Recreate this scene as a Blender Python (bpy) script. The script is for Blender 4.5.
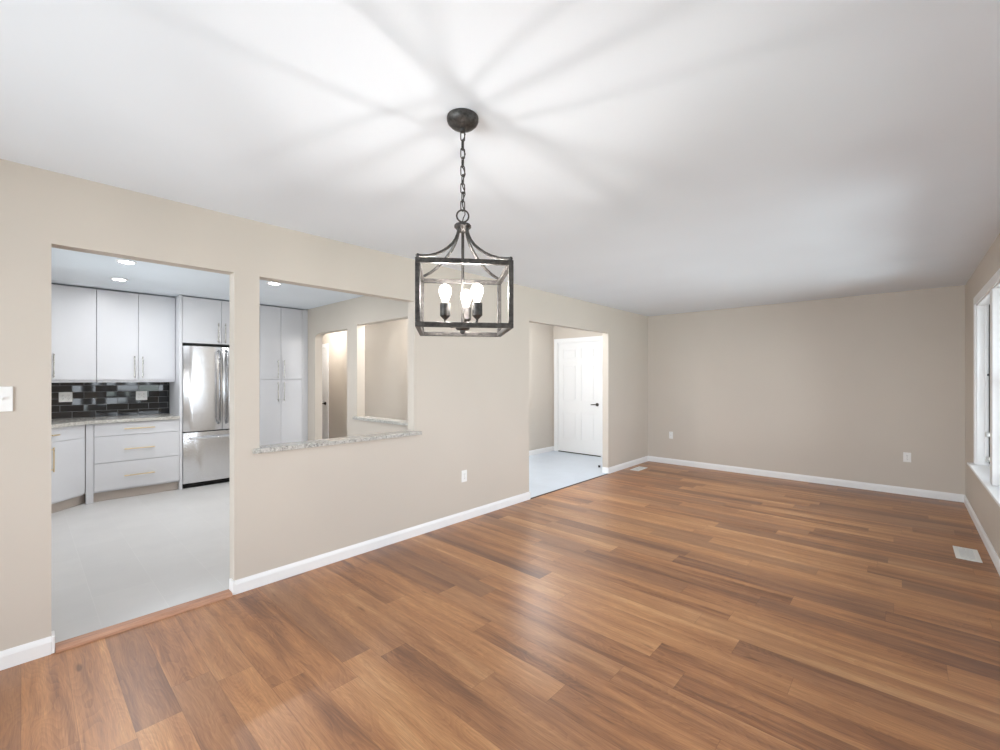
import bpy, bmesh, math, random
from mathutils import Vector, Matrix
random.seed(4)
for o in list(bpy.data.objects): bpy.data.objects.remove(o)
S = bpy.context.scene
COL = S.collection
PI = math.pi
H = 2.44                      # ceiling height
XR = 3.690                    # right wall inner face
YB = 7.16                     # back wall inner face
YR = -2.3                     # rear wall inner face (behind the camera)

# ------------------------------------------------------------------ camera
YAW = math.radians(42.53)
cam = bpy.data.cameras.new('camera'); cam.sensor_fit = 'HORIZONTAL'; cam.sensor_width = 36
cam.lens = 36 * 439.41 / 1000; cam.shift_y = 0.00363; cam.clip_start = 0.02
camo = bpy.data.objects.new('camera', cam); COL.objects.link(camo)
camo.location = (3.176, 0, 1.39); camo.rotation_euler = (PI/2, 0, YAW)
S.camera = camo

# ------------------------------------------------------------------ world, exposure
S.view_settings.view_transform = 'Standard'; S.view_settings.look = 'None'
S.view_settings.gamma = 1; S.view_settings.use_curve_mapping = False
S.view_settings.exposure = 0.06
W = bpy.data.worlds.new('sky'); S.world = W; W.use_nodes = True
bg = W.node_tree.nodes['Background']
bg.inputs[0].default_value = (0.86, 0.93, 1, 1); bg.inputs[1].default_value = 3.0

def area(name, loc, rot, sx, sy, power, color=(1, 1, 1)):
    l = bpy.data.lights.new(name, 'AREA'); l.shape = 'RECTANGLE'; l.size = sx; l.size_y = sy
    l.energy = power; l.color = color
    o = bpy.data.objects.new(name, l); COL.objects.link(o); o.location = loc; o.rotation_euler = rot
    return o
# daylight coming in through each window (lamps stand outside the glass)
DAY = (0.83, 0.92, 1.0)
# (tilted up a little: much of it is bounced off the bright ground outside)
area('daylight_far_window', (XR+.60, 4.53, 1.10), (0, PI/2+.38, 0), 1.7, 3.6, 150, DAY)
area('daylight_near_window', (XR+.50, 1.81, 1.15), (0, PI/2+.35, 0), 1.6, 1.7, 28, DAY)  # near window is unseen, assumed from bright backsplash reflections
area('added_rear_daylight', (1.75, YR-.50, 1.05), (-PI/2-.14, 0, PI), 2.6, 2.2, 215, DAY)  # fill through the added rear glazing, which is out of view
area('added_kitchen_daylight', (-2.1, -1.05, 1.45), (-PI/2-.8, 0, PI), 1.3, 1.1, 50, DAY)  # fill through an added kitchen window that is never seen

# ------------------------------------------------------------------ node helpers / materials
def lin(r, g, b):
    f = lambda c: c/12.92 if c <= .04045 else ((c+.055)/1.055)**2.4
    return (f(r/255), f(g/255), f(b/255), 1)

class NT:
    def __init__(s, name):
        s.m = bpy.data.materials.new(name); s.m.use_nodes = True
        s.t = s.m.node_tree; s.b = s.t.nodes['Principled BSDF']
    def n(s, typ, **kw):
        nd = s.t.nodes.new(typ)
        for k, v in kw.items(): setattr(nd, k, v)
        return nd
    def put(s, sock, v):
        if hasattr(v, 'default_value') or isinstance(v, bpy.types.NodeSocket): s.t.links.new(v, sock)
        else: sock.default_value = v
    def math(s, op, a, b=0.0, c=0.0):
        nd = s.n('ShaderNodeMath', operation=op)
        s.put(nd.inputs[0], a); s.put(nd.inputs[1], b); s.put(nd.inputs[2], c)
        return nd.outputs[0]
    def vec(s, op, a, b=(0, 0, 0)):
        nd = s.n('ShaderNodeVectorMath', operation=op)
        s.put(nd.inputs[0], a); s.put(nd.inputs[1], b)
        return nd.outputs[0]
    def xyz(s, x, y, z):
        nd = s.n('ShaderNodeCombineXYZ')
        for i, v in enumerate((x, y, z)): s.put(nd.inputs[i], v)
        return nd.outputs[0]
    def sep(s, v):
        nd = s.n('ShaderNodeSeparateXYZ'); s.put(nd.inputs[0], v); return nd.outputs
    def coord(s): return s.n('ShaderNodeTexCoord').outputs['Object']
    def noise(s, v, scale, detail=4, rough=.5, dist=0.0):
        nd = s.n('ShaderNodeTexNoise'); s.put(nd.inputs['Vector'], v)
        nd.inputs['Scale'].default_value = scale; nd.inputs['Detail'].default_value = detail
        nd.inputs['Roughness'].default_value = rough; nd.inputs['Distortion'].default_value = dist
        return nd.outputs['Fac']
    def wn(s, v):
        nd = s.n('ShaderNodeTexWhiteNoise', noise_dimensions='3D'); s.put(nd.inputs['Vector'], v)
        return nd.outputs
    def mix(s, f, a, b, mode='MIX'):
        nd = s.n('ShaderNodeMix', data_type='RGBA', blend_type=mode)
        s.put(nd.inputs[0], f); s.put(nd.inputs[6], a); s.put(nd.inputs[7], b)
        return nd.outputs[2]
    def ramp(s, f, stops):
        nd = s.n('ShaderNodeValToRGB'); e = nd.color_ramp.elements
        e[0].position, e[0].color = stops[0]; e[1].position, e[1].color = stops[-1]
        for p, c in stops[1:-1]:
            x = e.new(p); x.color = c
        s.put(nd.inputs[0], f); return nd.outputs[0]
    def range(s, v, a, b, c, d):
        nd = s.n('ShaderNodeMapRange'); s.put(nd.inputs[0], v)
        for i, q in enumerate((a, b, c, d)): nd.inputs[i+1].default_value = q
        return nd.outputs[0]
    def bump(s, h, strength=.1, dist=.01):
        nd = s.n('ShaderNodeBump'); s.put(nd.inputs['Height'], h)
        nd.inputs['Strength'].default_value = strength; nd.inputs['Distance'].default_value = dist
        s.t.links.new(nd.outputs[0], s.b.inputs['Normal'])
    def set(s, **kw):
        for k, v in kw.items(): s.put(s.b.inputs[k.replace('_', ' ')], v)

def paint(name, rgb, rough=.6, bump=.05, scale=120, spec=.3):
    t = NT(name); c = t.coord()
    n = t.noise(c, scale, 3)
    col = t.mix(t.range(t.noise(c, 1.3, 2), .3, .7, 0, 1), lin(*rgb), lin(*[min(255, q*1.015) for q in rgb]))
    t.set(Base_Color=col, Roughness=rough, Specular_IOR_Level=spec); t.bump(n, bump, .002)
    return t.m
def metal(name, rgb, rough=.3, stretch=None, aniso=0.0):
    t = NT(name); c = t.coord()
    if stretch: c = t.vec('MULTIPLY', c, stretch)
    n = t.noise(c, 40, 3)
    t.set(Base_Color=lin(*rgb), Metallic=1.0, Roughness=t.range(n, .3, .7, rough*.85, rough*1.15))
    if aniso: t.set(Anisotropic=aniso)
    return t.m
M = {}
M['wall'] = paint('greige_wall_paint', (204, 195, 184), .55)
M['ceil'] = paint('white_ceiling_paint', (230, 236, 243), .8, .08, 200)
M['trim'] = paint('white_trim_paint', (240, 240, 240), .35, .01)
M['door'] = paint('white_door_paint', (238, 238, 238), .35, .02)
M['cab'] = paint('white_cabinet_laminate', (216, 217, 221), .32, .01)
M['toe'] = paint('grey_toe_kick', (190, 180, 172), .5, .02)
M['plate'] = paint('white_plastic_plate', (240, 240, 238), .3, .0)
M['slot'] = paint('dark_slot', (40, 38, 36), .5, .0)
M['black'] = paint('black_plastic', (22, 22, 23), .35, .02)
M['steel'] = metal('brushed_stainless_steel', (222, 223, 226), .26, (1, 1, 60), .5)
M['steel_dark'] = metal('dark_steel_handle', (150, 151, 154), .25)
M['brass'] = metal('champagne_brass', (226, 206, 168), .32)
M['nickel'] = metal('brushed_nickel', (190, 188, 184), .28)
M['bronze'] = metal('dark_door_hardware', (70, 64, 60), .35)
M['exterior'] = paint('lawn_green', (120, 140, 95), .9, .1, 8)

def mat_chandelier():
    t = NT('weathered_black_iron'); c = t.coord()
    n = t.noise(c, 60, 5, .6)
    t.set(Base_Color=t.ramp(n, [(.35, lin(52, 50, 49)), (.7, lin(92, 89, 86))]), Metallic=.55, Roughness=.45)
    t.bump(n, .1, .002); return t.m
M['iron'] = mat_chandelier()

def mat_planks():
    t = NT('oak_vinyl_planks'); x, y, z = t.sep(t.coord())
    PW, PL = .152, 1.22
    ry = t.math('DIVIDE', y, PW); row = t.math('FLOOR', ry)
    sh = t.math('MULTIPLY', t.wn(t.xyz(row, 3.3, 0.7))[0], 7.0)
    rx = t.math('ADD', t.math('DIVIDE', x, PL), sh); cl = t.math('FLOOR', rx)
    w = t.wn(t.xyz(row, cl, 1.9)); idv = w[0]; idc = t.sep(w[1])
    gx = t.math('ADD', x, t.math('MULTIPLY', idv, 61.0)); gy = t.math('ADD', y, t.math('MULTIPLY', idc[1], 17.0))
    wob = t.math('MULTIPLY', t.math('SUBTRACT', t.noise(t.xyz(t.math('MULTIPLY', gx, 3.0), t.math('MULTIPLY', gy, 9.0), idv), 1.0, 2), .5), .03)
    gw = t.math('ADD', gy, wob)
    broad = t.noise(t.xyz(t.math('MULTIPLY', gx, 1.0), t.math('MULTIPLY', gw, 12.0), idv), 1.0, 3, .55, .3)
    mid = t.noise(t.xyz(t.math('MULTIPLY', gx, 3.0), t.math('MULTIPLY', gw, 46.0), idv), 1.0, 6, .65, .8)
    fine = t.noise(t.xyz(t.math('MULTIPLY', gx, 10.0), t.math('MULTIPLY', gw, 260.0), idv), 1.0, 3, .65)
    # cathedral rings: contour lines of a stretched noise
    hill = t.noise(t.xyz(t.math('MULTIPLY', gx, 1.6), t.math('MULTIPLY', gw, 9.0), idv), 1.0, 1, .4)
    rings = t.math('FRACT', t.math('MULTIPLY', hill, 26.0))
    tone = t.math('ADD', t.math('MULTIPLY', t.math('SUBTRACT', idc[0], .5), .36), t.math('MULTIPLY_ADD', t.math('SUBTRACT', broad, .5), 1.15, .60))
    tone = t.math('ADD', tone, t.math('MULTIPLY', t.math('SUBTRACT', mid, .5), .60))
    tone = t.math('ADD', tone, t.math('MULTIPLY', t.math('SUBTRACT', rings, .5), .10))
    col = t.ramp(tone, [(.05, lin(96, 64, 46)), (.32, lin(138, 93, 64)), (.55, lin(177, 123, 82)), (.78, lin(199, 144, 97)), (1, lin(216, 165, 117))])
    grey = t.mix(t.math('MULTIPLY', t.range(idc[2], .55, 1, 0, 1), .5), col, lin(126, 94, 78))
    grey = t.mix(t.range(fine, .35, .65, .30, 0), grey, lin(92, 60, 42))
    kn = t.noise(t.xyz(t.math('MULTIPLY', gx, 5.0), t.math('MULTIPLY', gy, 22.0), idv), 1.0, 1, .4)
    grey = t.mix(t.range(kn, .76, .86, 0, .6), grey, lin(70, 42, 28))
    fy = t.math('FRACT', ry); ey = t.math('MINIMUM', fy, t.math('SUBTRACT', 1.0, fy))
    fx = t.math('FRACT', rx); ex = t.math('MINIMUM', fx, t.math('SUBTRACT', 1.0, fx))
    seam = t.math('MAXIMUM', t.math('LESS_THAN', ey, .007), t.math('LESS_THAN', ex, .0010))
    grey = t.mix(t.math('MULTIPLY', seam, .3), grey, lin(66, 42, 30))
    t.set(Base_Color=grey, Roughness=t.range(mid, .3, .7, .31, .40), Specular_IOR_Level=.6)
    t.bump(t.math('SUBTRACT', fine, seam), .06, .002); return t.m
M['planks'] = mat_planks()

def mat_tile(name, rgb, grout, tw, th, rough):
    t = NT(name); c = t.coord()
    b = t.n('ShaderNodeTexBrick', offset=.5, offset_frequency=2); t.put(b.inputs['Vector'], c)
    b.inputs['Color1'].default_value = lin(*rgb); b.inputs['Color2'].default_value = lin(*[q*.98 for q in rgb])
    b.inputs['Mortar'].default_value = lin(*grout); b.inputs['Scale'].default_value = 1
    b.inputs['Mortar Size'].default_value = .0018; b.inputs['Brick Width'].default_value = tw; b.inputs['Row Height'].default_value = th
    v = t.noise(c, 3.0, 5, .6)
    col = t.mix(t.range(v, .35, .65, 0, .5), b.outputs['Color'], lin(*[q*.95 for q in rgb]))
    t.set(Base_Color=col, Roughness=rough); t.bump(t.math('SUBTRACT', 1.0, b.outputs['Fac']), .1, .001)
    return t.m
M['ktile'] = mat_tile('pale_grey_floor_tile', (213, 212, 211), (219, 218, 217), .61, .305, .3)
M['htile'] = mat_tile('pale_hall_floor_tile', (206, 215, 226), (194, 202, 212), .61, .305, .3)

def mat_backsplash():
    t = NT('glossy_black_subway_tile'); x, y, z = t.sep(t.coord())
    TW, TH = .203, .0762
    rz = t.math('DIVIDE', t.math('SUBTRACT', z, .9265), TH); row = t.math('FLOOR', rz)
    off = t.math('MULTIPLY', t.math('MODULO', row, 2.0), .5)
    ry = t.math('ADD', t.math('DIVIDE', y, TW), off); cl = t.math('FLOOR', ry)
    w = t.wn(t.xyz(row, cl, 5.1))
    d = t.vec('MULTIPLY', t.vec('SUBTRACT', w[1], (.5, .5, .5)), (.05, .05, .05))
    g = t.n('ShaderNodeNewGeometry').outputs['Normal']
    nrm = t.vec('NORMALIZE', t.vec('ADD', g, d))
    fz = t.math('FRACT', rz); ez = t.math('MULTIPLY', t.math('MINIMUM', fz, t.math('SUBTRACT', 1.0, fz)), TH)
    fy = t.math('FRACT', ry); ey = t.math('MULTIPLY', t.math('MINIMUM', fy, t.math('SUBTRACT', 1.0, fy)), TW)
    grout = t.math('LESS_THAN', t.math('MINIMUM', ez, ey), .0022)
    t.set(Base_Color=t.mix(grout, lin(20, 23, 28), lin(120, 122, 124)), Roughness=t.math('MULTIPLY_ADD', grout, .6, .05), Specular_IOR_Level=.6)
    t.t.links.new(nrm, t.b.inputs['Normal']); return t.m
M['splash'] = mat_backsplash()

def mat_granite():
    t = NT('speckled_grey_granite'); c = t.coord()
    a = t.noise(c, 45, 6, .7); b = t.noise(c, 110, 3, .6)
    vo = t.n('ShaderNodeTexVoronoi'); t.put(vo.inputs['Vector'], c); vo.inputs['Scale'].default_value = 160
    col = t.ramp(a, [(.3, lin(120, 118, 114)), (.45, lin(178, 175, 168)), (.6, lin(205, 202, 196)), (.75, lin(150, 148, 142))])
    col = t.mix(t.range(b, .6, .68, 0, .85), col, lin(62, 60, 58))
    col = t.mix(t.range(t.sep(vo.outputs['Color'])[0], .88, .92, 0, .7), col, lin(222, 220, 216))
    t.set(Base_Color=col, Roughness=.15); return t.m
M['granite'] = mat_granite()

def mat_wood_strip():
    t = NT('reddish_oak_strip'); c = t.vec('MULTIPLY', t.coord(), (60, 4, 60))
    n = t.noise(c, 1.0, 5, .6, 1)
    t.set(Base_Color=t.ramp(n, [(.3, lin(158, 110, 84)), (.7, lin(196, 148, 118))]), Roughness=.4); return t.m
M['strip'] = mat_wood_strip()

def mat_glass():
    t = NT('window_glass'); nt = t.t
    tr = t.n('ShaderNodeBsdfTransparent'); gl = t.n('ShaderNodeBsdfGlossy'); gl.inputs['Roughness'].default_value = .02
    fr = t.n('ShaderNodeFresnel'); fr.inputs[0].default_value = 1.45
    mx = t.n('ShaderNodeMixShader'); nt.links.new(fr.outputs[0], mx.inputs[0]); nt.links.new(tr.outputs[0], mx.inputs[1]); nt.links.new(gl.outputs[0], mx.inputs[2])
    nt.links.new(mx.outputs[0], nt.nodes['Material Output'].inputs[0]); return t.m
M['glass'] = mat_glass()

def emit(name, rgb, strength):
    t = NT(name); t.set(Base_Color=(1, 1, 1, 1), Emission_Color=rgb, Emission_Strength=strength); return t.m
def mat_bulb():
    t = NT('lit_bulb_glass'); nt = t.t
    tr = t.n('ShaderNodeBsdfTransparent'); em = t.n('ShaderNodeEmission'); em.inputs[0].default_value = (1, .95, .88, 1); em.inputs[1].default_value = 5
    mx = t.n('ShaderNodeMixShader'); mx.inputs[0].default_value = .4
    nt.links.new(tr.outputs[0], mx.inputs[1]); nt.links.new(em.outputs[0], mx.inputs[2])
    nt.links.new(mx.outputs[0], nt.nodes['Material Output'].inputs[0]); return t.m
M['bulb'] = mat_bulb()
M['filament'] = emit('lit_filament', (1, .95, .90, 1), 2500)
M['led'] = emit('lit_led_lens', (1, .98, .95, 1), 60)
M['hallglow'] = emit('added_shade_glow', (1, .93, .84, 1), 14)  # shade glow of the added, unseen hall and corridor lights

# ------------------------------------------------------------------ mesh helpers
class MB:
    def __init__(s, org=(0, 0, 0)):
        s.bm = bmesh.new(); s.org = Vector(org)
    def box(s, x0, x1, y0, y1, z0, z1, bev=0.0, seg=2, rot=None):
        r = bmesh.ops.create_cube(s.bm, size=1); vs = r['verts']
        for v in vs:
            v.co = Vector((x0+(v.co.x+.5)*(x1-x0), y0+(v.co.y+.5)*(y1-y0), z0+(v.co.z+.5)*(z1-z0)))
        if bev:
            es = list({e for v in vs for e in v.link_edges})
            bmesh.ops.bevel(s.bm, geom=es, offset=bev, segments=seg, affect='EDGES', profile=.5)
        return s
    def prism(s, pts, z0, z1, bev=0.0):
        a = [s.bm.verts.new((p[0], p[1], z0)) for p in pts]; b = [s.bm.verts.new((p[0], p[1], z1)) for p in pts]
        n = len(pts); fs = [s.bm.faces.new(a[::-1]), s.bm.faces.new(b)]
        for i in range(n): fs.append(s.bm.faces.new((a[i], a[(i+1) % n], b[(i+1) % n], b[i])))
        if bev:
            es = list({e for f in fs[:2] for e in f.edges})
            bmesh.ops.bevel(s.bm, geom=es, offset=bev, segments=2, affect='EDGES', profile=.5)
        return s
    def extr(s, pts, axis, a, b):
        """polygon in the two other axes, extruded along axis from a to b"""
        def P(p, q):
            return {'x': (q, p[0], p[1]), 'y': (p[0], q, p[1])}[axis]
        A = [s.bm.verts.new(P(p, a)) for p in pts]; B = [s.bm.verts.new(P(p, b)) for p in pts]
        n = len(pts); s.bm.faces.new(A); s.bm.faces.new(B[::-1])
        for i in range(n): s.bm.faces.new((A[(i+1) % n], A[i], B[i], B[(i+1) % n]))
        return s
    def tube(s, pts, r, seg=10, closed=False):
        pts = [Vector(p) for p in pts]; n = len(pts); rings = []; up = None
        for i, p in enumerate(pts):
            if closed: t = pts[(i+1) % n]-pts[i-1]
            else: t = pts[min(i+1, n-1)]-pts[max(i-1, 0)]
            t.normalize()
            if up is None:
                up = Vector((0, 0, 1)) if abs(t.z) < .9 else Vector((1, 0, 0))
            u = (up-t*up.dot(t)).normalized(); w = t.cross(u); up = u
            rr = r[i] if isinstance(r, (list, tuple)) else r
            rings.append([s.bm.verts.new(p+(u*math.cos(k*2*PI/seg)+w*math.sin(k*2*PI/seg))*rr) for k in range(seg)])
        for i in range(n if closed else n-1):
            A, B = rings[i], rings[(i+1) % n]
            for k in range(seg): s.bm.faces.new((A[k], A[(k+1) % seg], B[(k+1) % seg], B[k]))
        if not closed:
            s.bm.faces.new(rings[0][::-1]); s.bm.faces.new(rings[-1])
        return s
    def lathe(s, prof, c=(0, 0, 0), seg=32, cap=True):
        """prof: (r, z) list about a vertical axis through c"""
        rings = []
        for r, z in prof:
            if r < 1e-6: rings.append([s.bm.verts.new((c[0], c[1], c[2]+z))])
            else: rings.append([s.bm.verts.new((c[0]+r*math.cos(k*2*PI/seg), c[1]+r*math.sin(k*2*PI/seg), c[2]+z)) for k in range(seg)])
        for A, B in zip(rings, rings[1:]):
            for k in range(seg):
                q = [A[k % len(A)], A[(k+1) % seg % len(A)], B[(k+1) % seg % len(B)], B[k % len(B)]]
                f = []
                for v in q:
                    if v not in f: f.append(v)
                if len(f) > 2: s.bm.faces.new(f)
        for R in (rings[0], rings[-1]):
            if len(R) > 1 and cap: s.bm.faces.new(R)
        return s
    def build(s, name, mat, parent=None, smooth=False):
        bmesh.ops.recalc_face_normals(s.bm, faces=s.bm.faces)
        bmesh.ops.translate(s.bm, verts=s.bm.verts, vec=-s.org)
        me = bpy.data.meshes.new(name); s.bm.to_mesh(me); s.bm.free()
        me.materials.append(M[mat])
        if smooth:
            for p in me.polygons: p.use_smooth = True
            try: me.set_sharp_from_angle(angle=math.radians(40))
            except Exception: pass
        o = bpy.data.objects.new(name, me); COL.objects.link(o)
        if parent is not None: o.parent = parent
        else: o.location = s.org
        return o
def thing(name, label, cat, loc=(0, 0, 0), rz=0, group=None):
    o = bpy.data.objects.new(name, None); COL.objects.link(o); o.location = loc; o.rotation_euler = (0, 0, rz)
    o.empty_display_size = .1; o['label'] = label; o['category'] = cat
    if group: o['group'] = group
    return o
def tag(o, label, cat, group=None):
    o['label'] = label; o['category'] = cat
    if group: o['group'] = group
    return o
def struct(name, mb, mat, parent=None):
    o = mb.build(name, mat, parent)
    if parent is None: o['kind'] = 'structure'
    return o
def sroot(name, loc=(0, 0, 0)):
    o = bpy.data.objects.new(name, None); COL.objects.link(o); o.location = loc; o['kind'] = 'structure'
    return o
def copy_tree(o, parent=None):
    c = o.copy(); COL.objects.link(c)
    if parent is not None: c.parent = parent
    for ch in [q for q in bpy.data.objects if q.parent == o and q is not c]: copy_tree(ch, c)
    return c

# ------------------------------------------------------------------ room shell
TL = .095                                                   # left wall thickness
KY0, KY1, KZ = .104, .929, 2.074                          # kitchen doorway
PY0, PY1, PZ0, PZ1 = 1.080, 2.343, .893, 2.074             # pass-through
HY0, HY1, HZ = 3.957, 5.805, 2.058                         # hall opening
KX = -4.03                                                 # kitchen far wall
PW0, PW1 = 2.945, 3.055                                    # kitchen / corridor partition
CY = 3.85                                                  # corridor far wall
FX = -1.80                                                 # foyer far wall
EY = 6.95                                                  # entry door wall

struct('floor', MB().box(-.012, XR+.2, YR-.2, YB+.2, -.1, 0), 'planks')
struct('floor_kitchen', MB().box(KX-.1, -.012, -.65, (PW0+PW1)/2, -.1, 0), 'ktile')
struct('floor_hall', MB().box(-6.2, -.012, (PW0+PW1)/2, EY+.12, -.1, 0), 'htile')
struct('ceiling', MB().box(-6.2, XR+.2, YR-.2, YB+.2, H, H+.1), 'ceil')
m = MB()
for y0, y1, z0, z1 in [(YR-.2, KY0, 0, H), (KY0, KY1, KZ, H), (KY1, PY0, 0, H), (PY0, PY1, 0, PZ0), (PY0, PY1, PZ1, H),
                       (PY1, HY0, 0, H), (HY0, HY1, HZ, H), (HY1, YB+.2, 0, H)]:
    m.box(-TL, 0, y0, y1, z0, z1)
struct('wall_left', m, 'wall')
struct('wall_back', MB().box(0, XR, YB, YB+.2, 0, H), 'wall')
# right wall with two window openings
WIN = [(2.94, 6.12), (1.11, 2.51)]; WZ0, WZ1 = .578, 2.09
m = MB(); WT = .20
ys = [YR-.2, 1.11, 2.51, 2.94, 6.12, YB+.2]
for i in (0, 2, 4): m.box(XR, XR+WT, ys[i], ys[i+1], 0, H)
for y0, y1 in WIN:
    m.box(XR, XR+WT, y0, y1, 0, WZ0-.0225); m.box(XR, XR+WT, y0, y1, WZ1, H)
struct('wall_right', m, 'wall')
RW = (.5, 3.0)  # opening for the added rear glazing
m = MB(); m.box(0, RW[0], YR-.2, YR, 0, H); m.box(RW[1], XR, YR-.2, YR, 0, H)
m.box(RW[0], RW[1], YR-.2, YR, 0, .12); m.box(RW[0], RW[1], YR-.2, YR, 2.1, H)
struct('wall_rear', m, 'wall')
# kitchen and corridor walls
struct('wall_kitchen_far', MB().box(KX-.1, KX, -.55, PW0, 0, H), 'wall')
KW = (-2.70, -1.50, 1.05, 2.00)                            # unseen kitchen window, added over the side counter for light
m = MB(); m.box(KX-.1, KW[0], -.65, -.55, 0, H); m.box(KW[1], -TL, -.65, -.55, 0, H)
m.box(KW[0], KW[1], -.65, -.55, 0, KW[2]); m.box(KW[0], KW[1], -.65, -.55, KW[3], H)
struct('wall_kitchen_side', m, 'wall')
AX0, AX1, AZ = -3.245, -2.300, 2.055                        # arched doorway in the partition
OX0, OX1, OZ0, OZ1 = -2.040, -.40, .861, 2.090             # second pass-through in the partition
m = MB()
m.box(-6.2, AX0, PW0, PW1, 0, H); m.box(AX1, OX0, PW0, PW1, 0, H); m.box(OX1, -TL, PW0, PW1, 0, H)
m.box(OX0, OX1, PW0, PW1, 0, OZ0); m.box(OX0, OX1, PW0, PW1, OZ1, H)
r = .17; arc = [(AX0+r-r*math.cos(a), AZ-.07+.07*math.sin(a)) for a in [k*PI/2/8 for k in range(9)]]
m.extr([(AX0, H)]+arc+[(AX1, AZ), (AX1, H)], 'y', PW0, PW1)
struct('wall_partition', m, 'wall')
DX0, DX1, DZ = -5.45, -4.72, 1.97                          # corridor door
m = MB(); m.box(-6.2, DX0, CY, CY+.1, 0, H); m.box(DX1, FX, CY, CY+.1, 0, H); m.box(DX0, DX1, CY, CY+.1, DZ, H)
struct('wall_corridor', m, 'wall')
struct('wall_corridor_end', MB().box(-6.2, -6.1, PW1, CY, 0, H), 'wall')
struct('wall_hall_far', MB().box(FX-.1, FX, CY+.1, EY, 0, H), 'wall')
EX0, EX1, EZ = -1.705, -.760, 2.078                          # entry door
m = MB(); m.box(FX-.1, EX0, EY, EY+.12, 0, H); m.box(EX1, -TL, EY, EY+.12, 0, H); m.box(EX0, EX1, EY, EY+.12, EZ, H)
struct('wall_entry', m, 'wall')
struct('ground', MB().box(XR+.3, XR+30, -14, 22, -.5, -.4), 'exterior')
struct('ground', MB().box(-8, XR+.25, -30, YR-.6, -.5, -.4), 'exterior')

# ------------------------------------------------------------------ baseboards
BH, BT = .088, .013
def bb_profile(sgn=1):
    return [(0, .001), (sgn*BT, .001), (sgn*BT, BH*.72), (sgn*BT*.72, BH*.86), (sgn*BT*.35, BH), (0, BH)]
def bb_y(name, x, y0, y1, sgn): return struct(name, MB().extr([(x+p[0], p[1]) for p in bb_profile(sgn)], 'y', y0, y1), 'trim')
def bb_x(name, y, x0, x1, sgn):
    return struct(name, MB().extr([(y+p[0], p[1]) for p in bb_profile(sgn)], 'x', x0, x1), 'trim')
m = MB(); P = bb_profile(1)
m.extr(P, 'y', YR, KY0); m.extr(P, 'y', KY1, HY0); m.extr(P, 'y', HY1, YB-BT)
# short returns around the jambs
for yj, sg in ((KY0, 1), (KY1, -1), (HY0, 1), (HY1, -1)):
    m.box(-TL if yj > 2 else -.06, BT, min(yj, yj+sg*BT), max(yj, yj+sg*BT), .001, BH, .003)
struct('baseboard_left', m, 'trim')
bb_x('baseboard_back', YB, 0, XR, -1)
bb_y('baseboard_right', XR, YR, YB-BT, -1)
bb_y('baseboard_hall', FX, CY+.1, EY-BT, 1)
m = MB(); m.extr([(EY+p[0], p[1]) for p in bb_profile(-1)], 'x', FX, EX0-.072); m.extr([(EY+p[0], p[1]) for p in bb_profile(-1)], 'x', EX1+.072, -TL)
struct('baseboard_entry', m, 'trim')
m = MB(); m.extr([(CY+p[0], p[1]) for p in bb_profile(-1)], 'x', -6.1, DX0-.072); m.extr([(CY+p[0], p[1]) for p in bb_profile(-1)], 'x', DX1+.072, FX)
struct('baseboard_corridor', m, 'trim')

# ------------------------------------------------------------------ thresholds
o = MB().extr([(-.085, .001), (.022, .001), (.018, .012), (-.005, .020), (-.060, .020), (-.085, .006)], 'y', KY0+BT+.002, KY1-BT-.002).build('threshold_strip', 'strip')
tag(o, 'reddish wood threshold strip on the floor across the kitchen doorway', 'threshold')
o = MB().extr([(-.016, .0005), (.012, .0005), (.010, .004), (-.013, .004)], 'y', HY0+BT+.002, HY1-BT-.002).build('transition_strip', 'bronze')
tag(o, 'thin dark transition strip where the wood floor meets the hall tile', 'floor strip')

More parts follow.
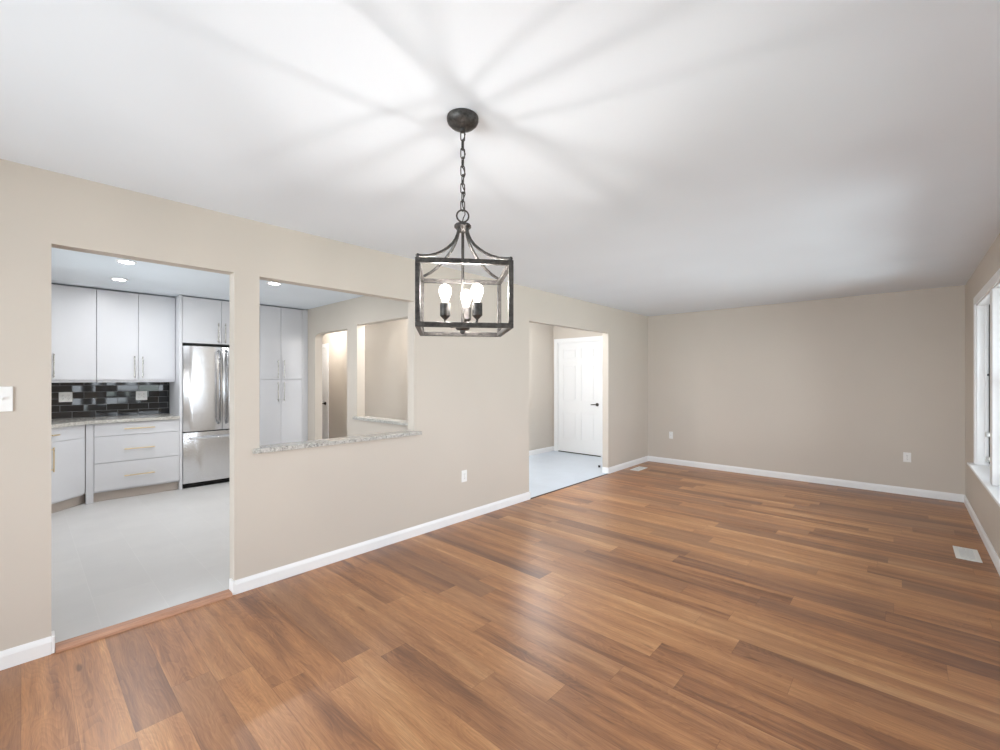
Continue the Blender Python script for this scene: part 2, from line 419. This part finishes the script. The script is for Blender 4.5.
# ------------------------------------------------------------------ windows
def sash(root, y0, y1, z0, z1, x):
    """one sash of a double-hung window, frame + pane; faces -x"""
    w = .045; t = .03
    m = MB(); m.box(x, x+t, y0, y0+w, z0, z1, .004); m.box(x, x+t, y1-w, y1, z0, z1, .004)
    m.box(x, x+t, y0+w, y1-w, z0, z0+w, .004); m.box(x, x+t, y0+w, y1-w, z1-w, z1, .004)
    s = m.build('window_sash', 'trim', root)
    MB().box(x+.012, x+.018, y0+w, y1-w, z0+w, z1-w).build('window_pane', 'glass', s)
    return s
def make_window(name, y0, y1, mulls):
    root = sroot(name)
    cw = .075
    m = MB()                                                # flat casing on the room side
    m.box(XR-.016, XR, y0-cw, y0, WZ0, WZ1+cw, .003); m.box(XR-.016, XR, y1, y1+cw, WZ0, WZ1+cw, .003)
    m.box(XR-.016, XR, y0, y1, WZ1, WZ1+cw, .003)
    m.build('window_casing', 'trim', root)
    m = MB().box(XR-.055, XR+.075, y0-cw-.03, y1+cw+.03, WZ0-.022, WZ0, .006, 3)
    m.build('window_sill', 'trim', root)
    MB().box(XR-.014, XR, y0-cw, y1+cw, WZ0-.09, WZ0-.022, .003).build('window_apron', 'trim', root)
    m = MB(); d = .012                                      # jamb liner
    m.box(XR, XR+WT, y0, y0+d, WZ0, WZ1); m.box(XR, XR+WT, y1-d, y1, WZ0, WZ1); m.box(XR, XR+WT, y0+d, y1-d, WZ1-d, WZ1)
    m.box(XR+.0755, XR+WT, y0+d, y1-d, WZ0-.02, WZ0+.02)
    m.build('window_jamb', 'trim', root)
    for mu in mulls: MB().box(XR-.014, XR+WT, mu-.06, mu+.06, WZ0, WZ1-d, .004).build('window_mullion', 'trim', root)
    zm = 1.375
    cuts = [y0+d]+[q for mu in mulls for q in (mu-.06, mu+.06)]+[y1-d]
    for a, b in zip(cuts[::2], cuts[1::2]):
        m = MB()                                            # side tracks with their dark weather strip
        m.box(XR+.050, XR+.075, a, a+.016, WZ0+.0005, WZ1-d, .003); m.box(XR+.050, XR+.075, b-.016, b, WZ0+.0005, WZ1-d, .003)
        m.build('window_stop', 'trim', root)
        m = MB(); m.box(XR+.0755, XR+.0795, a+.001, a+.03, WZ0+.02, WZ1-d); m.box(XR+.0755, XR+.0795, b-.03, b-.001, WZ0+.02, WZ1-d)
        m.build('weather_strip', 'slot', root)
        sash(root, a+.002, b-.002, zm-.02, WZ1-d-.002, XR+.112)
        lo = sash(root, a+.002, b-.002, WZ0+.021, zm+.025, XR+.080)
        for yl in (a+.2, b-.07):
            k = MB(); k.box(XR+.077, XR+.110, yl-.025, yl+.025, zm+.0255, zm+.034, .002); k.tube([(XR+.090, yl, zm+.034), (XR+.088, yl, zm+.046), (XR+.062, yl+.012, zm+.050)], .008)
            k.build('sash_lock', 'black', lo)
        for zz in (.87, .64):
            k = MB(); k.box(XR+.052, XR+.0795, b-.05, b-.022, zz-.022, zz+.022, .003)
            k.build('window_latch', 'nickel', lo)
    return root
make_window('window_1', 2.94, 6.12, (4.00, 5.06))  # nearest bay is unseen, added to fill a dark stretch of ceiling
make_window('window_2', 1.11, 2.51, (1.81,))  # unseen window, placed from bright reflections in the backsplash
# unseen glazing behind the camera, added to let fill light into the room
root = sroot('added_window_rear')
m = MB(); y = YR-.10
m.box(RW[0], RW[0]+.07, y, y+.06, .12, 2.1, .004); m.box(RW[1]-.07, RW[1], y, y+.06, .12, 2.1, .004)
m.box(RW[0]+.07, RW[1]-.07, y, y+.06, .12, .20, .004); m.box(RW[0]+.07, RW[1]-.07, y, y+.06, 2.03, 2.1, .004)
m.box(1.70, 1.80, y, y+.06, .20, 2.03, .004); m.build('window_frame', 'trim', root)
for a, b in ((RW[0]+.07, 1.70), (1.80, RW[1]-.07)): MB().box(a, b, y+.02, y+.03, .20, 2.03).build('window_pane', 'glass', root)

root = sroot('added_window_kitchen')  # unseen side window, added to brighten the cabinets
m = MB(); a, b, c, d = KW
m.box(a, a+.05, -.62, -.56, c, d, .003); m.box(b-.05, b, -.62, -.56, c, d, .003); m.box(a+.05, b-.05, -.62, -.56, c, c+.05, .003); m.box(a+.05, b-.05, -.62, -.56, d-.05, d, .003)
m.box((a+b)/2-.025, (a+b)/2+.025, -.62, -.56, c+.05, d-.05, .003); m.build('window_frame', 'trim', root)
for p, q in ((a+.05, (a+b)/2-.025), ((a+b)/2+.025, b-.05)): MB().box(p, q, -.595, -.588, c+.05, d-.05).build('window_pane', 'glass', root)
# ------------------------------------------------------------------ doors
def panel_door(name, x0, x1, ztop, y, handle_x, cas_l=True):
    """six-panel door in a wall facing -y; the opening runs x0..x1"""
    root = sroot(name); cw = .07
    m = MB(); m.box(x0-cw, x0, y-.016, y, 0.001, ztop+cw, .004); m.box(x1, x1+cw, y-.016, y, 0.001, ztop+cw, .004); m.box(x0, x1, y-.016, y, ztop, ztop+cw, .004)
    m.box(x0, x0+.018, y, y+.1, 0.001, ztop); m.box(x1-.018, x1, y, y+.1, 0.001, ztop); m.box(x0+.018, x1-.018, y, y+.1, ztop-.018, ztop)
    m.build('door_frame', 'trim', root)
    MB().box(x0+.018, x1-.018, y, y+.1, .0005, .014, .003).build('door_threshold', 'bronze', root)
    a, b = x0+.021, x1-.021; zb, zt = .016, ztop-.021; yf, yb = y+.006, y+.044
    w = b-a; st = .115; mu = .11; hgt = zt-zb
    rows = [(.12, .37), (.47, .80), (.855, .945)]           # fractions of the height: bottom, middle and top panels
    m = MB()
    m.box(a, b, yf+.009, yb, zb, zt)                       # core
    m.box(a, a+st, yf, yf+.009, zb, zt, .002); m.box(b-st, b, yf, yf+.009, zb, zt, .002)
    mid = (a+b)/2; m.box(mid-mu/2, mid+mu/2, yf, yf+.009, zb, zt, .002)
    edges = [0]+[q for r_ in rows for q in r_]+[1]
    for k in range(0, 8, 2): 
        m.box(a+st, mid-mu/2, yf, yf+.009, zb+edges[k]*hgt, zb+edges[k+1]*hgt, .002); m.box(mid+mu/2, b-st, yf, yf+.009, zb+edges[k]*hgt, zb+edges[k+1]*hgt, .002)
    for f0, f1 in rows:                                     # raised fields
        for p, q in ((a+st, mid-mu/2), (mid+mu/2, b-st)):
            m.box(p+.025, q-.025, yf+.002, yf+.012, zb+f0*hgt+.025, zb+f1*hgt-.025, .006)
    slab = m.build('door_slab', 'door', root)
    k = MB(); zz = .925
    if handle_x is not None:
        k.tube([(handle_x, yf-.001, zz), (handle_x, yf-.012, zz)], .030, 20)
        k.tube([(handle_x, yf-.010, zz), (handle_x, yf-.050, zz)], .011, 12)
        k.tube([(handle_x+.008, yf-.050, zz), (handle_x-.03, yf-.052, zz+.002), (handle_x-.105, yf-.047, zz-.004)], [.011, .010, .008], 12)
        k.build('door_handle', 'bronze', slab, True)
    h = MB()
    for zh in (.22, 1.05, 1.83): h.tube([(x0+.020, yf-.005, zh-.045), (x0+.020, yf-.005, zh+.045)], .006, 8)
    h.build('door_hinge', 'trim', slab)
    return root
panel_door('door_1', EX0, EX1, EZ, EY, EX1-.085)
panel_door('door_2', DX0, DX1, DZ, CY, DX1-.075)

# ------------------------------------------------------------------ granite ledges
def ledge_bm(pts, z0, z1): return MB().prism(pts, z0, z1, .003)
o = ledge_bm([(.002, PY0-.042), (.032, PY0-.042), (.032, PY1+.062), (.002, PY1+.062), (.002, PY1-.001), (-TL-.03, PY1-.001), (-TL-.03, PY0+.001), (.002, PY0+.001)], PZ0+.0005, .924).build('granite_ledge', 'granite')
tag(o, 'long speckled granite ledge on the half wall of the kitchen pass-through', 'ledge')
o = ledge_bm([(OX0-.06, PW0-.030), (OX1+.04, PW0-.030), (OX1+.04, PW0-.002), (OX1-.001, PW0-.002), (OX1-.001, PW1+.03), (OX0+.001, PW1+.03), (OX0+.001, PW0-.002), (OX0-.06, PW0-.002)], OZ0+.0005, .898).build('granite_ledge', 'granite')
tag(o, 'short granite ledge seen through the pass-through, on the corridor half wall', 'ledge')

# ------------------------------------------------------------------ kitchen cabinets
BX = -3.48                                                  # face plane of base units, fridge surround, pantry
def pull_v(mb, x, y, z0, z1, r=.0068):
    mb.tube([(x+.030, y, z0), (x+.030, y, z1)], r, 10)
    for z in (z0+.022, z1-.022): mb.tube([(x, y, z), (x+.030, y, z)], r*.85, 8)
    return mb
def pull_h(mb, x, y0, y1, z, r=.0068):
    mb.tube([(x+.030, y0, z), (x+.030, y1, z)], r, 10)
    for y in (y0+.022, y1-.022): mb.tube([(x, y, z), (x+.030, y, z)], r*.85, 8)
    return mb
def door_slab(root, org, x, y0, y1, z0, z1, handle=None, hmat='brass', g=.002):
    d = MB(org).box(x-.019, x, y0+g, y1-g, z0+g, z1-g, .0015).build('door', 'cab', root)
    if handle: pull_v(MB(org), x, handle[0], handle[1], handle[2]).build('handle', hmat, d, True)
    return d
# wall cabinets over the backsplash
WX = -3.68
def wall_cab(label, y0, y1, splits, handles, z0=1.374, zt=H-.012, x=WX, back=KX+.012, rail=True):
    org = ((x+back)/2, (y0+y1)/2, z0)
    t = thing('wall_cabinet', label, 'cabinet', org, 0, 'white slab-door kitchen cabinets')
    MB(org).box(back, x-.021, y0+.001, y1-.001, z0, zt).build('body', 'cab', t)
    for (a, b), h in zip(splits, handles): door_slab(t, org, x, a, b, z0, zt-.004, h, 'nickel')
    if rail: MB(org).box(x-.045, x-.022, y0+.002, y1-.002, z0-.028, z0-.0005).build('light_rail', 'cab', t)
    return t
wall_cab('white two-door wall cabinet above the black backsplash, next to the tall refrigerator panel', .589, 1.334, [(.589, .966), (.966, 1.334)],
         [(.926, 1.40, 1.66), (1.003, 1.40, 1.66)])
wall_cab('white wall cabinet above the backsplash, cut off by the left edge of the kitchen doorway', -.16, .588, [(-.16, .213), (.213, .588)],
         [(.170, 1.40, 1.66), (.243, 1.40, 1.66)])
# tall panel beside the refrigerator
o = MB((-3.79, 1.337, 0)).box(KX+.002, BX, 1.337, 1.368, 0.001, H-.004, .001).build('end_panel', 'cab')
tag(o, 'tall white end panel standing left of the stainless refrigerator', 'panel')
wall_cab('short white two-door cabinet above the stainless refrigerator', 1.370, 2.266, [(1.370, 1.797), (1.797, 2.266)],
         [(1.756, 1.86, 2.12), (1.837, 1.86, 2.12)], 1.842, H-.012, BX, KX+.012, False)
# pantry
org = (-3.8, 2.56, 0)
t = thing('pantry_cabinet', 'tall white four-door pantry cabinet seen through the pass-through, right of the refrigerator', 'cabinet', org, 0, 'white slab-door kitchen cabinets')
MB(org).box(KX+.002, BX-.021, 2.268, 2.857, .10, H-.012).build('body', 'cab', t)
MB(org).box(KX+.002, BX-.07, 2.268, 2.857, .001, .0995).build('toe_kick', 'toe', t)
MB(org).box(BX-.021, BX-.002, 2.859, 2.943, .10, H-.012).build('filler_strip', 'cab', t)
for a, b, hy in ((2.270, 2.552, 2.504), (2.552, 2.856, 2.590)):
    door_slab(t, org, BX, a, b, .104, 1.376, (hy, 1.065, 1.340), 'nickel'); door_slab(t, org, BX, a, b, 1.378, H-.016, (hy, 1.395, 1.658), 'nickel')
# three-drawer base unit with its filler post
org = (-3.8, .93, 0)
t = thing('drawer_cabinet', 'white three-drawer base cabinet under the granite counter, left of the refrigerator panel', 'cabinet', org, 0, 'white slab-door kitchen cabinets')
MB(org).box(KX+.002, BX-.021, .548, 1.335, .105, .884).build('body', 'cab', t)
MB(org).box(KX+.002, BX-.055, .548, 1.335, .001, .1045).build('toe_kick', 'toe', t)
MB(org).box(BX-.05, BX+.004, .484, .547, .001, .884, .001).build('filler_post', 'cab', t)
for z0, z1, hz in ((.739, .882, .810), (.435, .737, .576), (.122, .433, .268)):
    d = MB(org).box(BX-.019, BX, .553, 1.334, z0+.0015, z1-.0015, .0015).build('drawer', 'cab', t)
    pull_h(MB(org), BX, .807, 1.088, hz).build('handle', 'brass', d, True)
# diagonal corner base unit (local +x = its face normal, local y along the face)
P0 = Vector((BX, .482)); ln = .62                           # face starts at P0 and runs toward (+x, -y)
t = thing('corner_cabinet', 'white diagonal base cabinet at the left edge of the kitchen doorway, drawer above door', 'cabinet', (P0.x, P0.y, 0), PI/4, 'white slab-door kitchen cabinets')
# in local axes the face lies on x = 0 and runs from y = 0 to y = -ln
MB().prism([(-.021, -.004), (-.021, -ln+.004), (-.30, -ln+.004), (-.44, -ln/2), (-.30, -.004)], .105, .884).build('body', 'cab', t)
MB().prism([(-.055, .052), (-.055, -ln+.006), (-.30, -ln+.006), (-.30, -.006)], .001, .1045).build('toe_kick', 'toe', t)
d = MB().box(-.019, 0, -.425, -.006, .7395, .882, .0015).build('drawer', 'cab', t)
pull_h(MB(), 0, -.405, -.330, .812).build('handle', 'brass', d, True)
d = MB().box(-.019, 0, -.425, -.006, .122, .7375, .0015).build('door', 'cab', t)
pull_v(MB(), 0, -.392, .44, .69).build('handle', 'brass', d, True)
MB().box(-.05, 0, -ln+.004, -.427, .105, .882, .001).build('filler_post', 'cab', t)
# worktop
fx = BX+.030; q = Vector((1, -1)).normalized(); nrm = Vector((1, 1)).normalized()
A = P0+nrm*.03; B = A+q*ln
ix = A.y-(fx-A.x)*-1*-1                                     # meets the straight run
yint = A.y+(A.x-fx)                                         # the diagonal front crosses x = fx here
o = MB().prism([(KX+.002, 1.335), (KX+.002, -.548), (B.x, -.548), (B.x, B.y), (fx, yint), (fx, 1.335)], .8865, .925, .003).build('countertop', 'granite')
tag(o, 'speckled grey granite countertop running into the corner below the black backsplash', 'countertop')
o = MB().box(KX+.001, KX+.010, -.545, 1.335, .9265, 1.3735).build('tile_backsplash', 'splash')
tag(o, 'glossy black subway tile backsplash behind the kitchen counter', 'backsplash')

# ------------------------------------------------------------------ refrigerator
org = (-3.78, 1.82, 0); y0, y1 = 1.378, 2.254; ym = 1.808
t = thing('refrigerator', 'stainless steel french-door refrigerator with bottom freezer drawer', 'refrigerator', org)
MB(org).box(KX+.03, BX-.058, y0+.004, y1-.004, .03, 1.815, .004).build('body', 'black', t)
MB(org).box(KX+.06, BX-.035, y0+.01, y1-.01, .001, .0295).build('base_grille', 'black', t)
MB(org).box(BX-.16, BX-.02, y0+.006, y1-.006, 1.8155, 1.834, .003).build('hinge_cover', 'black', t)
def fridge_door(a, b, z0, z1, name):
    """slightly bowed stainless front"""
    n = 8; w = b-a
    pts = [(BX-.055, a), (BX-.055, b)]
    front = [(BX-.012+.012*math.sin(PI*min(1, max(0, (k/n)))), b-w*k/n) for k in range(n+1)]
    return MB(org).prism(pts+front, z0, z1, .004).build(name, 'steel', t, True)
for a, b, hy in ((y0, ym-.004, ym-.045), (ym+.004, y1, ym+.045)):
    d = fridge_door(a, b, .718, 1.806, 'door')
    k = MB(org); xs = BX+.050
    k.tube([(BX-.012, hy, .80), (xs-.014, hy, .815), (xs, hy, .85), (xs+.004, hy, 1.28), (xs, hy, 1.71), (xs-.014, hy, 1.745), (BX-.012, hy, 1.76)], [.013, .013, .0125, .0125, .0125, .013, .013], 12)
    k.build('handle', 'steel_dark', d, True)
d = fridge_door(y0, y1, .062, .704, 'freezer_drawer')
k = MB(org); z = .632
pts = [(BX-.006, y0+.07, z)]+[(BX+.045+.015*math.sin(PI*s/8), y0+.085+(y1-y0-.17)*s/8, z) for s in range(9)]+[(BX-.006, y1-.07, z)]
k.tube(pts, .0125, 12); k.build('handle', 'steel', d, True)

# ------------------------------------------------------------------ recessed lights
def recessed(x, y, label):
    t = thing('recessed_light', label, 'ceiling light', (x, y, H), 0, 'round recessed kitchen ceiling lights')
    MB().lathe([(.052, -.001), (.075, -.001), (.072, -.006), (.056, -.009), (.052, -.006)], seg=32, cap=False).build('trim_ring', 'trim', t, True)
    MB().lathe([(.0515, -.0055), (.0515, -.0075), (0, -.0085)], seg=32).build('lens', 'led', t, True)
    l = bpy.data.lights.new('led_beam', 'AREA'); l.shape = 'DISK'; l.size = .10; l.energy = 8.5; l.color = (.97, .985, 1)
    lo = bpy.data.objects.new('led_beam', l); COL.objects.link(lo); lo.location = (x, y, H-.012)
    return t
recessed(-1.954, .639, 'round recessed ceiling light nearest the top of the kitchen doorway')
recessed(-2.911, .700, 'round recessed ceiling light closer to the kitchen wall cabinets')
recessed(-1.914, 1.878, 'round recessed ceiling light seen through the pass-through opening')
# unseen ceiling lights above the headers, added to light the hall and corridor
def added_flush_light(x, y, label, power, tint=(1, .97, .93)):
    t = thing('added_ceiling_light', label, 'ceiling light', (x, y, H))
    MB().lathe([(0, -.001), (.15, -.001), (.155, -.025), (.15, -.03), (0, -.03)], seg=40).build('base', 'nickel', t, True)
    MB().lathe([(.145, -.0305), (.14, -.06), (.11, -.09), (.06, -.105), (0, -.11)], seg=40).build('glass_shade', 'hallglow', t, True)
    l = bpy.data.lights.new('added_hall_lamp', 'POINT'); l.energy = power; l.shadow_soft_size = .12; l.color = tint
    lo = bpy.data.objects.new('added_hall_lamp', l); COL.objects.link(lo); lo.location = (x, y, H-.26)
added_flush_light(-.95, 5.2, 'unseen flush ceiling light added in the entry hall, above the opening header', 36, (.92, .965, 1))
added_flush_light(-1.35, 3.44, 'unseen flush ceiling light in the corridor behind the kitchen partition', 36)
added_flush_light(-4.3, 3.44, 'unseen flush ceiling light added at the far end of the corridor, by the corridor door', 13)

# ------------------------------------------------------------------ chandelier
CX, CYc = 1.8725, 1.1995
SL = .356; ZB, ZT = 1.576, 1.825                            # lantern width, bottom and top
t = thing('lantern_chandelier', 'dark iron square lantern chandelier hanging on a chain with three lit bulbs', 'chandelier', (CX, CYc, ZB), YAW+math.radians(7.5))
zz = lambda z: z-.003-ZB
MB().lathe([(.0, (H-ZB)-.0005), (.062, (H-ZB)-.0005), (.0635, (H-ZB)-.006), (.0635, (H-ZB)-.014), (.060, (H-ZB)-.024), (.048, (H-ZB)-.036), (.028, (H-ZB)-.045), (.012, (H-ZB)-.048), (.010, (H-ZB)-.060), (0, (H-ZB)-.061)], seg=40).build('canopy', 'iron', t, True)
# chain
def link_pts(cz, hl, hw, rot):
    pts = []
    for k in range(16):
        a = 2*PI*k/16; u = hw*math.cos(a); v = (hl-hw)*(1 if math.sin(a) >= 0 else -1)+hw*math.sin(a)
        if abs(math.sin(a)) < 1e-6: v = 0
        pts.append((u*math.cos(rot), u*math.sin(rot), cz+v))
    return pts
ztop, zbot = H-.055, 2.069; nl = 9; pitch = (ztop-zbot)/nl
for k in range(nl):
    MB().tube(link_pts(zz(ztop-pitch*(k+.5)), pitch/2+.0035, .0085, (PI/2 if k % 2 else 0)+.35), .0023, 8, True).build('chain_link', 'iron', t, True)
MB().tube([(.004+.006*math.sin(k*1.3), .006*math.cos(k*1.3), H-ZB-.05-(H-.05-2.0)*k/24) for k in range(25)], .0022, 8).build('cord', 'slot', t, True)
MB().tube([(.024*math.cos(2*PI*k/32), 0, zz(2.046)+.024*math.sin(2*PI*k/32)) for k in range(32)], .0034, 10, True).build('hanging_ring', 'iron', t, True)
MB().lathe([(0, zz(2.020)), (.008, zz(2.020)), (.010, zz(2.014)), (.030, zz(2.012)), (.034, zz(2.007)), (.034, zz(2.000)), (.028, zz(1.995)), (.022, zz(1.985)), (.012, zz(1.980)), (0, zz(1.978))], seg=32).build('hub', 'iron', t, True)
# frames and posts
b = .018; h = SL/2
def ring(z0, z1):
    m = MB()
    for s in (-1, 1):
        a0, a1 = (h-b, h) if s > 0 else (-h, -h+b)
        m.box(-h, h, a0, a1, z0, z1, .0015); m.box(a0, a1, -h+b, h-b, z0, z1, .0015)
    return m
ring((ZT-ZB)-b, (ZT-ZB)).build('top_frame', 'iron', t)
ring(0, b).build('bottom_frame', 'iron', t)
for sx in (-1, 1):
    for sy in (-1, 1):
        c = (sx*(h-b/2), sy*(h-b/2))
        MB().box(c[0]-b/2, c[0]+b/2, c[1]-b/2, c[1]+b/2, b+.0002, (ZT-ZB)-b-.0002, .0015).build('post', 'iron', t)
        MB().lathe([(.006, 0), (.006, .004), (.0075, .008), (.005, .013), (0, .015)], (c[0], c[1], (ZT-ZB)), 12).build('finial', 'iron', t, True)
        prof = [(.022, 1.990), (.030, 1.965), (.042, 1.943), (.060, 1.921), (.085, 1.899), (.115, 1.878), (.150, 1.859), (.185, 1.846), (.215, 1.839), (.237, 1.836)]
        MB().tube([(sx*r_/math.sqrt(2), sy*r_/math.sqrt(2), zz(z_)) for r_, z_ in prof], .0060, 8).build('arm', 'iron', t, True)
MB().tube([(0, 0, zz(1.985)), (0, 0, zz(1.612))], .006, 12).build('stem', 'iron', t, True)
MB().lathe([(0, zz(1.612)), (.024, zz(1.612)), (.028, zz(1.604)), (.028, zz(1.592)), (.022, zz(1.588)), (.010, zz(1.586)), (.010, zz(1.579)), (.006, zz(1.573)), (0, zz(1.571))], seg=24).build('bottom_plate', 'iron', t, True)
# three sockets, bulbs; local x = camera right, local -y = towards the camera
for px, py in ((-.0700, -.0228), (.0540, -.0502), (.0180, .0722)):
    MB().tube([(px*.3, py*.3, zz(1.6040)), (px*.65, py*.65, zz(1.5990)), (px*.92, py*.92, zz(1.6050)), (px, py, zz(1.6210))], .005, 8).build('socket_arm', 'iron', t, True)
    MB().lathe([(0, zz(1.6170)), (.004, zz(1.6170)), (.005, zz(1.6250)), (.017, zz(1.6370)), (.0205, zz(1.6410)), (.0205, zz(1.6890)), (.013, zz(1.6895)), (0, zz(1.6895))], (px, py, 0), 20).build('socket', 'iron', t, True)
    bu = MB().lathe([(.0115, zz(1.6900)), (.0125, zz(1.6980)), (.0180, zz(1.7120)), (.0235, zz(1.7260)), (.0255, zz(1.7370)), (.0240, zz(1.7500)), (.0175, zz(1.7600)), (.008, zz(1.7660)), (0, zz(1.7670))], (px, py, 0), 24, False).build('bulb', 'bulb', t, True)
    fl = MB().lathe([(0, zz(1.7200)), (.004, zz(1.7210)), (.006, zz(1.7260)), (.006, zz(1.7470)), (.004, zz(1.7520)), (0, zz(1.7530))], (px, py, 0), 10).build('filament', 'filament', bu, True)

# ------------------------------------------------------------------ outlets and switch (local: plate in the y-z plane facing +x)
def outlet(loc, rz, label, name='wall_outlet', wide=False):
    t = thing(name, label, 'outlet', loc, rz, 'white duplex outlets')
    w = .057 if wide else .035
    MB().box(.0005, .006, -w, w, -.057, .057, .002).build('plate', 'plate', t)
    for cy in ((-.024, .024) if wide else (0,)):
        for z in (-.020, .020):
            r_ = MB().box(.0062, .0080, cy-.0165, cy+.0165, z-.014, z+.014, .0006).build('receptacle', 'plate', t)
            k = MB()
            for yy, hh in ((-.006, .0045), (.006, .0038)): k.box(.0078, .0083, cy+yy-.0009, cy+yy+.0009, z+.002-hh, z+.002+hh)
            k.tube([(.0078, cy, z-.008), (.0083, cy, z-.008)], .0022, 8)
            k.build('slot', 'slot', r_)
    MB().tube([(.006, 0, 0), (.0072, 0, 0)], .003, 10).build('screw', 'nickel', t)
    return t
outlet((0, 2.940, .434), 0, 'white duplex outlet on the left wall below the pass-through and hall opening')
outlet((3.212, YB, .450), -PI/2, 'white duplex outlet on the back wall, near the window corner')
outlet((KX+.0105, .352, 1.175), 0, 'white outlet plate on the black backsplash, near the doorway edge', wide=True)
outlet((KX+.0105, 1.045, 1.173), 0, 'white outlet plate on the black backsplash, nearer the refrigerator', wide=True)
t = thing('cable_plate', 'small white cable plate on the back wall, near the left corner', 'wall plate', (.390, YB, .470), -PI/2)
MB().box(.0005, .006, -.030, .030, -.057, .057, .002).build('plate', 'plate', t)
MB().tube([(.006, 0, 0), (.013, 0, 0)], .0045, 10).build('coaxial_jack', 'nickel', t)
for z in (-.042, .042): MB().tube([(.006, 0, z), (.0072, 0, z)], .003, 10).build('screw', 'nickel', t)
t = thing('light_switch', 'white light switch plate on the left wall beside the kitchen doorway', 'switch', (0, -.083, 1.292), 0)
MB().box(.0005, .006, -.057, .057, -.060, .060, .002).build('plate', 'plate', t)
for cy in (-.023, .023):
    MB().box(.0061, .0070, cy-.005, cy+.005, -.012, .012).build('toggle_slot', 'plate', t)
    MB().extr([(.007, -.006), (.018, .004), (.018, .009), (.007, .006)], 'y', cy-.0035, cy+.0035).build('toggle', 'plate', t)
    for z in (-.03, .03): MB().tube([(.006, cy, z), (.0072, cy, z)], .003, 10).build('screw', 'plate', t)

# ------------------------------------------------------------------ floor registers
def register(x, y, label):
    t = thing('floor_register', label, 'vent', (x, y, 0), 0, 'white floor registers')
    m = MB(); w, l = .070, .165; iw, il = .040, .125
    m.box(-w, -iw, -l, l, .0005, .006, .002); m.box(iw, w, -l, l, .0005, .006, .002)
    m.box(-iw, iw, -l, -il, .0005, .006, .002); m.box(-iw, iw, il, l, .0005, .006, .002)
    m.build('frame', 'plate', t)
    MB().box(-iw, iw, -il, il, .0005, .0012).build('duct_shadow', 'slot', t)
    g = MB()
    for k in range(15):
        yy = -il+(k+.5)*2*il/15
        g.box(-iw, iw, yy-.0030, yy+.0030, .0016, .0052)
    g.box(-.003, .003, -il, il, .0016, .0054)
    g.build('louvre', 'plate', t)
register(3.548, 5.060, 'white floor register in the wood floor beside the window wall')
register(.178, 6.430, 'white floor register in the far left corner by the hall opening')
# door stop in the hall
t = thing('door_stop', 'small dark door stop on the hall tile near the opening jamb', 'door stop', (-.335, 6.13, 0))
MB().lathe([(0, .0005), (.020, .0005), (.020, .006), (.014, .012), (.012, .030), (0, .032)], seg=20).build('post', 'bronze', t, True)
MB().lathe([(.0155, .014), (.018, .018), (.018, .026), (.0155, .030)], seg=20).build('rubber_ring', 'slot', t, True)
